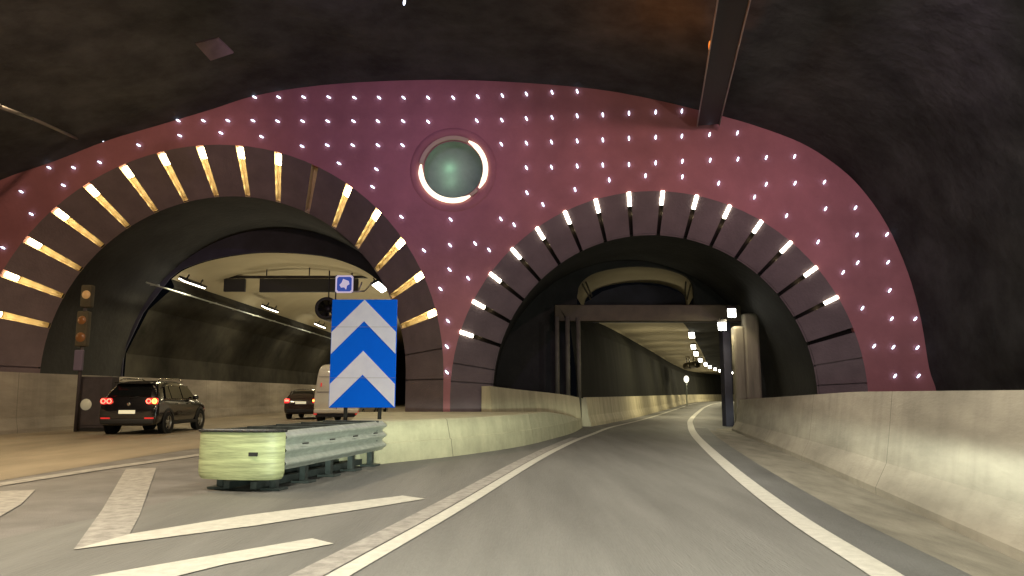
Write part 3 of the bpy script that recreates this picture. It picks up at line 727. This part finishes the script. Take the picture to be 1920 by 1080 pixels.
# ------------------------------------------------------------------ right barrier and central island
mb = MB(); nb = len(RBAR)
sweep(mb, RBAR, [(.0, -.02), (.0, .09), (.16, .40), (.24, .90), (.27, 1.12), (.30, 1.33), (.62, 1.33), (.62, -.02)], closed=True, zf=lambda i, p: 1.0 if p.y < 12 else 1.0 - .18 * (p.y - 12) / 15)
rb = mb.build('barrier_wall', M_conc, label='long beige concrete barrier sloping past on the right of the road', cat='barrier')
mb = MB()
face = [Vector(p) for p in [(-2.75, 13.9), (-2.0, 14.9), (-.95, 16.5), (.30, 19.2), (1.25, 22.4), (2.05, 25.5), (2.72, 29.3)]]
fs = spline([tuple(v) for v in face], 5)
top_, bot = [], []
zt = [.76 - .10 * min(1, i / 12) for i in range(len(fs))]
rows = []
rr = rights(fs)
for i, (p, r) in enumerate(zip(fs, rr)):
    z = .78 if p.y < 22 else .78 - .06 * (p.y - 22)
    lx = -3.0 - (p.y - 14) * .18
    lx = min(lx, p.x - 1.2); lx = max(lx, -7.2)
    by = p.y
    if p.y > 25.2: lx = p.x - .5
    rows.append([(p.x, p.y, -.02), (p.x - r.x * .04, p.y - r.y * .04, .36), (p.x - r.x * .06, p.y - r.y * .06, .375), (p.x - r.x * .12, p.y - r.y * .12, z - .02), (p.x - r.x * .15, p.y - r.y * .15, z), (lx, by, z), (lx - .1, by, -.02)])
mb.grid(rows, closed=True, smooth=False); mb.poly(rows[0][::-1]); mb.poly(rows[-1])
mb.build('traffic_island', M_conc_y, label='low pale green lit concrete island wall between the two roads', cat='barrier')

# ------------------------------------------------------------------ crash cushion
ax = Vector((.20, 1, 0)).normalized(); rot = -math.atan2(.20, 1)
cc0 = Vector((-3.70, 10.35, 0))
cu = empty('crash_cushion', cc0, rz=rot, label='grey ribbed steel crash cushion with yellow green reflective nose', cat='crash cushion')
L = 3.75
def wave(side, x0, z0, z1, nw, y0, y1, thick=.05):
    m = MB(); rows = []
    for y in (y0, y1):
        row = []
        for i in range(nw * 8 + 1):
            f = i / (nw * 8); z = z0 + (z1 - z0) * f
            row.append((side * (x0 + .045 * math.cos(f * nw * 2 * math.pi + math.pi)), y, z))
        rows.append(row)
    m.grid(rows)
    return m
wd = .56
for side in (-1, 1):
    for k in range(4):
        y0 = .10 + k * L / 4
        m = wave(side, wd + .012 * (3 - k), .27, .80, 3, y0, y0 + L / 4 + .12)
        m.build('side_panel', M_galv, cu, local=True)
# nose
m = MB(); rows = []
for z, ex in ((.16, .93), (.19, .97), (.25, 1), (.40, 1.0), (.42, .985), (.44, 1), (.60, 1), (.74, 1), (.80, .97)):
    row = []
    for i in range(17):
        t = math.pi * i / 16
        row.append((-(wd + .06) * math.cos(t) * ex, .10 - .26 * (math.sin(t) ** .6) * ex, z))
    rows.append(row)
m.grid(rows); m.build('nose', M_hivis, cu, local=True)
m = MB(); m.slab([(-(wd + .05) * math.cos(math.pi * i / 16), .10 - .25 * math.sin(math.pi * i / 16) ** .6) for i in range(17)], lambda a, b: (a, b, .795), thick=.015, dirv=(0, 0, 1)); m.build('nose_cap', mat('cap_grey', (.34, .36, .42), .5), cu, local=True)
m = MB(); pts = [Vector((-(wd + .07) * math.cos(math.pi * i / 16), .10 - .27 * math.sin(math.pi * i / 16) ** .6, .80)) for i in range(17)]
m.path(pts, .018, 6); m.build('rim', M_plast, cu, local=True)
m = MB().box((.30, -.165, .50), (.12, .03, .05)); m.build('latch', M_plast, cu, local=True)
for k in range(5):
    y = .25 + k * (L - .3) / 4
    m = MB(); m.box((0, y, .52), (2 * wd - .08, .06, .50)); m.box((0, y, .79), (2 * wd - .06, .10, .04))
    m.box((-.40, y, .16), (.09, .10, .32)); m.box((.40, y, .16), (.09, .10, .32)); m.box((-.40, y, .015), (.28, .26, .03)); m.box((.40, y, .015), (.28, .26, .03))
    m.build('diaphragm', M_galv_d, cu, local=True)
m = MB()
for x in (-.2, .2): m.box((x, L / 2, .07), (.09, L - .1, .10))
m.build('ground_rail', M_galv_d, cu, local=True)
m = MB()
for k in range(4):
    y = .35 + k * (L - .3) / 4
    m.box((0, y + .38, .70), (2 * wd - .2, .55, .03))
m.build('cover_plate', mat('cover_grey', (.16, .14, .15), .6, var=.3, scale=5), cu, local=True)
for side in (-1, 1):
    for k in range(4):
        MB().box((side * (wd + .058 + .012 * (3 - k)), .62 + k * .92, .60), (.02, .16, .016)).build('bolt_slot', M_plast, cu, local=True)

# ------------------------------------------------------------------ chevron board
YB = 15.4
c = P(681, 662, YB); W2, H2 = 61.5 * YB / F, 101 * YB / F * 1.0
cb = empty('chevron_board', (c.x, YB, 0), label='tall blue board with two white upward chevrons behind the crash cushion', cat='sign')
MB().box((c.x, YB + .03, c.z), (2 * W2, .05, 2 * H2), bev=.012).build('panel', M_board_b, cb)
u = W2 / 61.5
def chev(yo, yi, name):
    # y measured in photo rows below the board top (562)
    top = c.z + H2; m = MB()
    def q(x, y): return (c.x + x * u, top - y * u)
    def clip(x, y): return q(max(-61.5, min(61.5, x)), y)
    ye = yo + 61.5; yie = yi + 61.5
    pts = [q(0, max(.5, yo)), q(60.5, ye), q(60.5, min(201, yie)), q(0, yi), q(-60.5, min(201, yie)), q(-60.5, ye)]
    m.slab(pts, lambda a, b: (a, YB - .004, b), thick=.008)
    m.build(name, M_board_w, cb)
chev(0, 41, 'chevron'); chev(97, 141, 'chevron')
for yy_ in (52, 147): MB().box((c.x, YB - .006, c.z + H2 - yy_ * u), (2 * W2 - .02, .004, .005)).build('seam', mat('seam_grey', (.25, .25, .3), .5), cb)
m = MB()
for s_ in (-.35, .35): MB().tube((c.x + s_, YB + .10, 0), (c.x + s_, YB + .10, c.z + H2 - .1), .04, 12).build('post', M_plast, cb)
m = MB()
for s_ in (-.6, 0, .6): m.box((c.x, YB + .075, c.z + s_), (2 * W2 - .1, .03, .05))
m.build('brace', M_galv_d, cb)

# ------------------------------------------------------------------ signal post and cabinet by the left wall
c = Vector((P(150, 700, 26.2).x, 26.2, 0))
sp_ = empty('signal_post', c, label='thin post with dim amber lenses and pale box beside the left arch', cat='signal')
MB().tube(c, c + Vector((0, 0, 5.0)), .06, 12).build('pole', M_cab, sp_)
MB().box(c + Vector((0, -.02, 3.55)), (.40, .26, 1.25), bev=.05).build('housing', M_beam, sp_)
MB().box(c + Vector((.06, -.02, 4.70)), (.38, .26, .8), bev=.05).build('housing', M_beam, sp_)
for z, s_ in ((3.25, .17), (3.85, .15)):
    MB().lathe([(.0, -.06), (s_ * .8, -.045), (s_, 0)], c + Vector((0, -.15, z)), 'y', 20).build('lens', M_dimamber, sp_)
MB().lathe([(.0, -.06), (.12, -.045), (.15, 0)], c + Vector((.08, -.15, 4.75)), 'y', 20).build('lens', mat('lens_lit', (.5, .3, .12), .3, em=(1, .55, .2), es=.16), sp_)
MB().box(c + Vector((-.02, -.1, 2.45)), (.30, .12, .72), bev=.03).build('sign_box', M_violet, sp_)
cab = empty('roadside_cabinet', c + Vector((.42, .3, 0)), label='dark violet brown roadside cabinet at the foot of the signal post', cat='cabinet')
cp = c + Vector((.42, .55, 0))
MB().box(cp + Vector((0, 0, 1.0)), (1.12, .5, 1.8), bev=.03).build('body', M_cab, cab)
MB().box(cp + Vector((0, 0, .05)), (1.2, .6, .1)).build('plinth', M_plast, cab)
MB().box(cp + Vector((.02, -.262, 1.0)), (.96, .02, 1.6), bev=.008).build('door', M_cab, cab)
MB().lathe([(.0, -.05), (.17, -.04), (.20, 0)], cp + Vector((-.28, -.28, .92)), 'y', 20).build('reflector', mat('pale_lens', (.5, .48, .36), .3, em=(1, .9, .6), es=.12), cab)  # pale disc with a faint glow put in for a bright spot

# ------------------------------------------------------------------ cable duct under the vault, amber beacon, patch, cable
cd = empty('cable_duct', (3.7, 10, 10.2), label='long dark cable duct with thin bright edges under the vault', cat='duct')
p0, p1 = P(1328, 236, 24.6), P(1380, 0, 16.0)
zd = p0.z
d = Vector((p1.x - p0.x, p1.y - p0.y, 0)).normalized(); s_ = Vector((-d.y, d.x, 0)); q0 = Vector((p0.x, p0.y, zd)); q1 = q0 + d * 26
def along(a, b, w, h, off, dz, name, m):
    mm = MB(); ce = (a + b) / 2 + s_ * off + Vector((0, 0, dz)); Ln = (b - a).length
    mm.box(ce, (w, Ln, h), rz=math.atan2(d.y, d.x) - math.pi / 2, bev=.01); return mm.build(name, m, cd)
along(q0, q1, .70, .22, 0, .14, 'tray', mat('duct_dark', (.006, .005, .005), .6, var=.2, scale=3))
along(q0, q1, .035, .12, .37, .03, 'edge_rail', mat('rail_steel', (.35, .32, .30), .4, .7)); along(q0, q1, .03, .10, -.37, .03, 'edge_rail', MATS['rail_steel'])
mm = MB()
for k in range(7):
    a = q0 + d * (1 + k * 4); mm.tube(a + Vector((0, 0, .2)), a + Vector((0, 0, 1.6)), .025, 6)
mm.build('hanger', M_metal, cd)
c = P(1333, 96, 19.3)
be = empty('beacon', c, label='small glowing amber beacon on the side of the cable duct', cat='beacon')
MB().lathe([(.0, .0), (.07, .0), (.08, .04), (.08, .10)], c + Vector((0, 0, -.12)), 'z', 16).build('base', M_plast, be)
mb = MB(); mb.lathe([(.05, .0), (.055, .2), (.04, .30), (.0, .33)], c - Vector((0, 0, .02)), 'z', 16)
for v in mb.v: v.y = c.y + (v.y - c.y) * 2.2
mb.build('lens', M_amber, be)
lamp('POINT', 'amber_glow', c + Vector((-1.5, -.2, -.5)), 75, (1, .30, .05), shadow_soft_size=.1)
# grey inspection plate on the vault
a_ = [P(x, y, 18) for x, y in ((366, 82), (408, 72), (437, 100), (395, 114))]
m = MB(); cen = sum(a_, Vector()) / 4
for v in (0,):
    m.poly(a_); m.poly([p + Vector((0, .05, .06)) for p in a_][::-1])
    for i in range(4):
        j = (i + 1) % 4; m.poly([a_[i], a_[j], a_[j] + Vector((0, .05, .06)), a_[i] + Vector((0, .05, .06))])
m.build('inspection_plate', M_orangepatch, label='pale tilted plate fixed on the dark vault above the left arch', cat='plate')
m = MB(); m.path([P(0 - 80, 165, 15), P(0, 200, 17), P(60, 222, 20), P(150, 262, 24.6)], .05, 8)
m.build('cable', mat('cable_grey', (.12, .105, .09), .6), label='thin grey cable running along the vault to the left arch', cat='cable')

# ------------------------------------------------------------------ vehicles
def lerp(a, b, t): return a + (b - a) * t
def hull(st, paint, root, name='body', sub=2):
    """st: (y, z_bottom, z_belt, z_roof, half_width, half_roof)"""
    rows = []
    for y, zb, zt_, zr, w, wr_ in st:
        half = [(0, zb), (w * .86, zb), (w * .97, zb + .07), (w, lerp(zb, zt_, .45)), (w * .985, lerp(zb, zt_, .85)), (w * .955, zt_), (lerp(w * .955, wr_, .55), lerp(zt_, zr, .62)), (wr_, zr - .05), (wr_ * .86, zr), (0, zr + .015)]
        row = [(x, y, z) for x, z in half] + [(-x, y, z) for x, z in half[-2:0:-1]]
        rows.append(row)
    m = MB(); m.grid(rows, closed=True); m.poly(rows[0][::-1]); m.poly(rows[-1])
    return m.build(name, paint, root, local=True, sub=sub)
def wheel(root, x, y, r, w, sgn):
    o = MB().lathe([(r * .62, -w / 2), (r * .92, -w / 2), (r, -w / 2 + .03), (r, w / 2 - .03), (r * .92, w / 2), (r * .62, w / 2)], (x, y, r), 'x', 28).build('wheel', M_tyre, root, local=True)
    m = MB(); xo = x + sgn * (w / 2 - .02)
    m.lathe([(r * .64, sgn * .02), (r * .60, -sgn * .02), (r * .55, -sgn * .03)], (xo, y, r), 'x', 28)
    for k in range(5):
        t = 2 * math.pi * k / 5 + .3; dv = Vector((0, math.cos(t), math.sin(t))); pv = Vector((0, -math.sin(t), math.cos(t)))
        a = Vector((xo, y, r))
        m.poly([a + dv * .03 - pv * .055, a + dv * r * .62 - pv * .035, a + dv * r * .62 + pv * .035, a + dv * .03 + pv * .055])
    m.lathe([(.0, sgn * .015), (.06, sgn * .01), (.065, 0)], (xo, y, r), 'x', 14)
    rm = m.build('rim', M_rim, o, local=True, recalc=False)
    MB().lathe([(0, 0), (r * .62, 0)], (xo - sgn * .06, y, r), 'x', 20).build('brake_disc', M_plast, o, local=True, recalc=False)
def quadpatch(root, pts, m, name, t=.012, par=None):
    mb = MB(); n = len(pts); pts = [Vector(p) for p in pts]
    nr = (pts[1] - pts[0]).cross(pts[2] - pts[0]).normalized() * t
    mb.poly(pts); mb.poly([p + nr for p in pts][::-1])
    for i in range(n):
        j = (i + 1) % n; mb.poly([pts[i], pts[j], pts[j] + nr, pts[i] + nr])
    return mb.build(name, m, par or root, local=True)

# black SUV
suv = empty('car', (-12.3, 24.2, 0), rz=math.radians(2), label='black five door SUV with glowing red tail lights on the left road', cat='car')
suv.scale = (1.04,) * 3
st = [(.0, .42, .70, .72, .80, .74), (.04, .30, .80, .86, .88, .76), (.10, .27, .98, 1.04, .905, .76), (.20, .26, 1.04, 1.26, .905, .72), (.42, .26, 1.06, 1.56, .905, .64), (.70, .26, 1.06, 1.635, .905, .64),
      (1.5, .24, 1.04, 1.67, .905, .65), (2.3, .24, 1.01, 1.65, .905, .65), (2.75, .24, 1.00, 1.54, .905, .66), (3.3, .24, .98, 1.20, .90, .70), (3.6, .26, .95, 1.02, .90, .72), (4.15, .30, .84, .90, .86, .66), (4.38, .38, .66, .70, .76, .56), (4.43, .42, .6, .62, .70, .5)]
hull(st, M_paint_k, suv)
quadpatch(suv, [(-.60, .15, 1.16), (.60, .15, 1.16), (.535, .43, 1.53), (-.535, .43, 1.53)], M_glass, 'rear_window', .04)
for s_ in (-1, 1):
    xb, xt = .865 * s_, .715 * s_
    for (y0, y1, y2, y3) in ((.62, 1.02, 1.02, .80), (1.08, 1.90, 1.90, 1.08), (1.97, 3.02, 2.62, 1.97)):
        quadpatch(suv, [(xb, y0, 1.09), (xb, y1, 1.08), (xt, y2, 1.48), (xt, y3, 1.48)], M_glass, 'side_window', .03 * s_)
    m = MB(); m.path([Vector((.885 * s_, .55, 1.075)), Vector((.885 * s_, 3.15, 1.06))], .012, 6); m.path([Vector((.74 * s_, .80, 1.50)), Vector((.74 * s_, 2.66, 1.50))], .010, 6); m.build('window_trim', M_chrome, suv, local=True)
    m = MB(); m.path([Vector((.60 * s_, .62, 1.66)), Vector((.60 * s_, .85, 1.72)), Vector((.60 * s_, 2.2, 1.73)), Vector((.60 * s_, 2.5, 1.65))], .022, 8); m.build('roof_rail', M_chrome, suv, local=True)
    t_ = MB().box((.70 * s_, .10, 1.02), (.34, .09, .19), bev=.05).build('tail_light', M_red, suv, local=True)
    for k, xx in enumerate((.60, .78)):
        hot = (s_ > 0 and k == 1)
        MB().lathe([(.075, .0), (.078, -.02), (.055, -.022), (.052, 0)], (xx * s_, .053, 1.02), 'y', 20).build('glow_ring', M_redhot if not hot else M_orange, t_, local=True)
        if hot: MB().lathe([(.0, -.02), (.035, -.015), (.04, 0)], (xx * s_, .053, 1.02), 'y', 14).build('glow_core', M_redhot, t_, local=True)
    MB().box((.66 * s_, .005, .50), (.28, .03, .045), bev=.01).build('reflector', M_reflr, suv, local=True)
    MB().box((1.0 * s_, 2.75, 1.12), (.20, .12, .15), bev=.05).build('mirror', M_paint_k, suv, local=True)
    for y in (.86, 3.52):
        wheel(suv, .80 * s_, y, .345, .23, s_)
        m = MB(); m.lathe([(.345, -.01), (.43, -.01), (.43, .01), (.345, .01)], (.905 * s_, y, .36), 'x', 28)
        m.build('wheel_arch', M_plast, suv, local=True)
    m = MB()
    for y in (1.55, 2.45): m.box((.925 * s_, y, .93), (.02, .16, .025))
    m.build('door_handle', M_chrome, suv, local=True)
    m = MB().box((.90 * s_, 2.2, .32), (.05, 2.1, .10), bev=.02); m.build('sill', M_plast, suv, local=True)
MB().box((-.02, -.0, .69), (.50, .02, .11), bev=.006).build('number_plate', M_plate, suv, local=True)
MB().box((0, .0, .40), (1.60, .10, .16), bev=.04).build('bumper', M_plast, suv, local=True)
MB().lathe([(.0, -.012), (.05, -.01), (.055, 0)], (0, .05, .93), 'y', 18).build('badge', M_chrome, suv, local=True)
m = MB(); m.box((0, .30, 1.585), (1.1, .22, .035), bev=.01); m.build('roof_spoiler', M_paint_k, suv, local=True)
m = MB(); m.path([Vector((-.02, .10, 1.12)), Vector((.30, .16, 1.17))], .01, 6); m.build('rear_wiper', M_plast, suv, local=True)

# small dark hatchback further on
hb = empty('car', (-10.8, 38.6, 0), rz=math.radians(1), label='small dark brown hatchback with bright tail lights driving beyond the SUV', cat='car')
st = [(.0, .40, .68, .70, .72, .66), (.05, .26, .84, .90, .82, .70), (.14, .24, .94, 1.04, .84, .68), (.40, .24, .97, 1.38, .84, .58), (.8, .22, .96, 1.46, .84, .58), (1.9, .22, .92, 1.47, .84, .58), (2.7, .22, .90, 1.12, .83, .62), (3.4, .26, .80, .86, .80, .62), (3.9, .36, .58, .62, .68, .5)]
hb.scale = (1.05,) * 3
hull(st, M_paint_b, hb)
quadpatch(hb, [(-.56, .19, 1.02), (.56, .19, 1.02), (.48, .41, 1.35), (-.48, .41, 1.35)], M_glass, 'rear_window', .03)
for s_ in (-1, 1):
    t_ = MB().box((.68 * s_, .07, .88), (.26, .10, .24), bev=.05).build('tail_light', M_red, hb, local=True)
    MB().box((.68 * s_, .012, .90), (.20, .02, .09), bev=.01).build('glow_strip', M_redhot if s_ < 0 else M_orange, t_, local=True)
    for y in (.75, 3.1): wheel(hb, .74 * s_, y, .30, .20, s_)
    quadpatch(hb, [(.81 * s_, .6, 1.0), (.80 * s_, 2.4, .97), (.64 * s_, 2.0, 1.34), (.64 * s_, .7, 1.36)], M_glass, 'side_window', .02 * s_)
    MB().box((.92 * s_, 2.3, 1.03), (.16, .1, .12), bev=.04).build('mirror', M_paint_b, hb, local=True)
MB().box((0, .0, .80), (.52, .03, .12), bev=.006).build('number_plate', M_plate, hb, local=True)
MB().box((0, .0, .40), (1.4, .10, .18), bev=.04).build('bumper', M_plast, hb, local=True)

# white van
vn = empty('van', (-7.62, 32.8, 0), rz=math.radians(1), label='tall white van half hidden behind the chevron board', cat='van')
st = [(.0, .46, 1.10, 1.20, .90, .88), (.03, .40, 1.30, 2.05, .95, .83), (.10, .38, 1.35, 2.42, .97, .78), (.45, .36, 1.35, 2.50, .98, .78), (2.2, .36, 1.35, 2.52, .98, .78), (3.9, .36, 1.35, 2.42, .98, .76), (4.5, .36, 1.25, 1.60, .97, .80), (5.1, .40, 1.0, 1.10, .93, .78), (5.3, .45, .8, .85, .85, .7)]
vn.scale = (1.04,) * 3
hull(st, M_paint_w, vn)
MB().box((0, -.03, .52), (1.84, .16, .17), bev=.04).build('bumper', M_paint_w, vn, local=True)
MB().box((0, .02, .36), (1.70, .12, .16), bev=.03).build('underrun_bar', M_plast, vn, local=True)
m = MB(); m.box((0, -.005, 1.35), (.02, .02, 1.7)); m.box((0, .0, 1.32), (1.70, .02, .012)); m.box((0, .03, 1.95), (1.55, .02, .012)); m.build('door_seam', M_plast, vn, local=True)
for s_ in (-1, 1):
    MB().box((.86 * s_, -.02, .46), (.14, .10, .18), bev=.03).build('tail_light', M_reflr, vn, local=True)
    MB().box((.66 * s_, .0, 1.62), (.05, .03, .16), bev=.008).build('marker_light', M_reflr, vn, local=True)
    for y in (.95, 4.3): wheel(vn, .84 * s_, y, .34, .24, s_)
    MB().box((.30 * s_, -.01, .98), (.04, .03, .05)).build('hinge', M_plast, vn, local=True)
    MB().box((1.12 * s_, 4.1, 1.5), (.22, .1, .34), bev=.04).build('mirror', M_plast, vn, local=True)
    quadpatch(vn, [(.965 * s_, 3.2, 1.45), (.965 * s_, 4.2, 1.42), (.84 * s_, 3.8, 2.05), (.84 * s_, 3.2, 2.1)], M_glass, 'side_window', .02 * s_)

# dark car ahead of the van, mostly behind the board
dc = empty('car', (-9.2, 47.0, 0), label='dark car with two small amber lamps seen under the chevron board', cat='car')
st = [(.0, .36, .68, .72, .80, .7), (.05, .22, .85, .92, .88, .72), (.3, .2, .95, 1.1, .9, .66), (.7, .2, .96, 1.42, .9, .6), (1.6, .2, .94, 1.46, .9, .6), (2.7, .2, .9, 1.15, .88, .64), (3.9, .3, .75, .8, .84, .6), (4.2, .36, .6, .64, .74, .5)]
hull(st, M_paint_k, dc)
for s_ in (-1, 1):
    MB().lathe([(.0, -.05), (.06, -.04), (.075, 0)], (.29 * s_, -.01, .56), 'y', 14).build('amber_lamp', mat('fog_amber', (.9, .6, .2), .3, em=(1, .62, .22), es=5), dc, local=True)
    for y in (.75, 3.3): wheel(dc, .78 * s_, y, .31, .2, s_)
quadpatch(dc, [(-.58, .36, 1.02), (.58, .36, 1.02), (.5, .72, 1.38), (-.5, .72, 1.38)], M_glass, 'rear_window', .03)
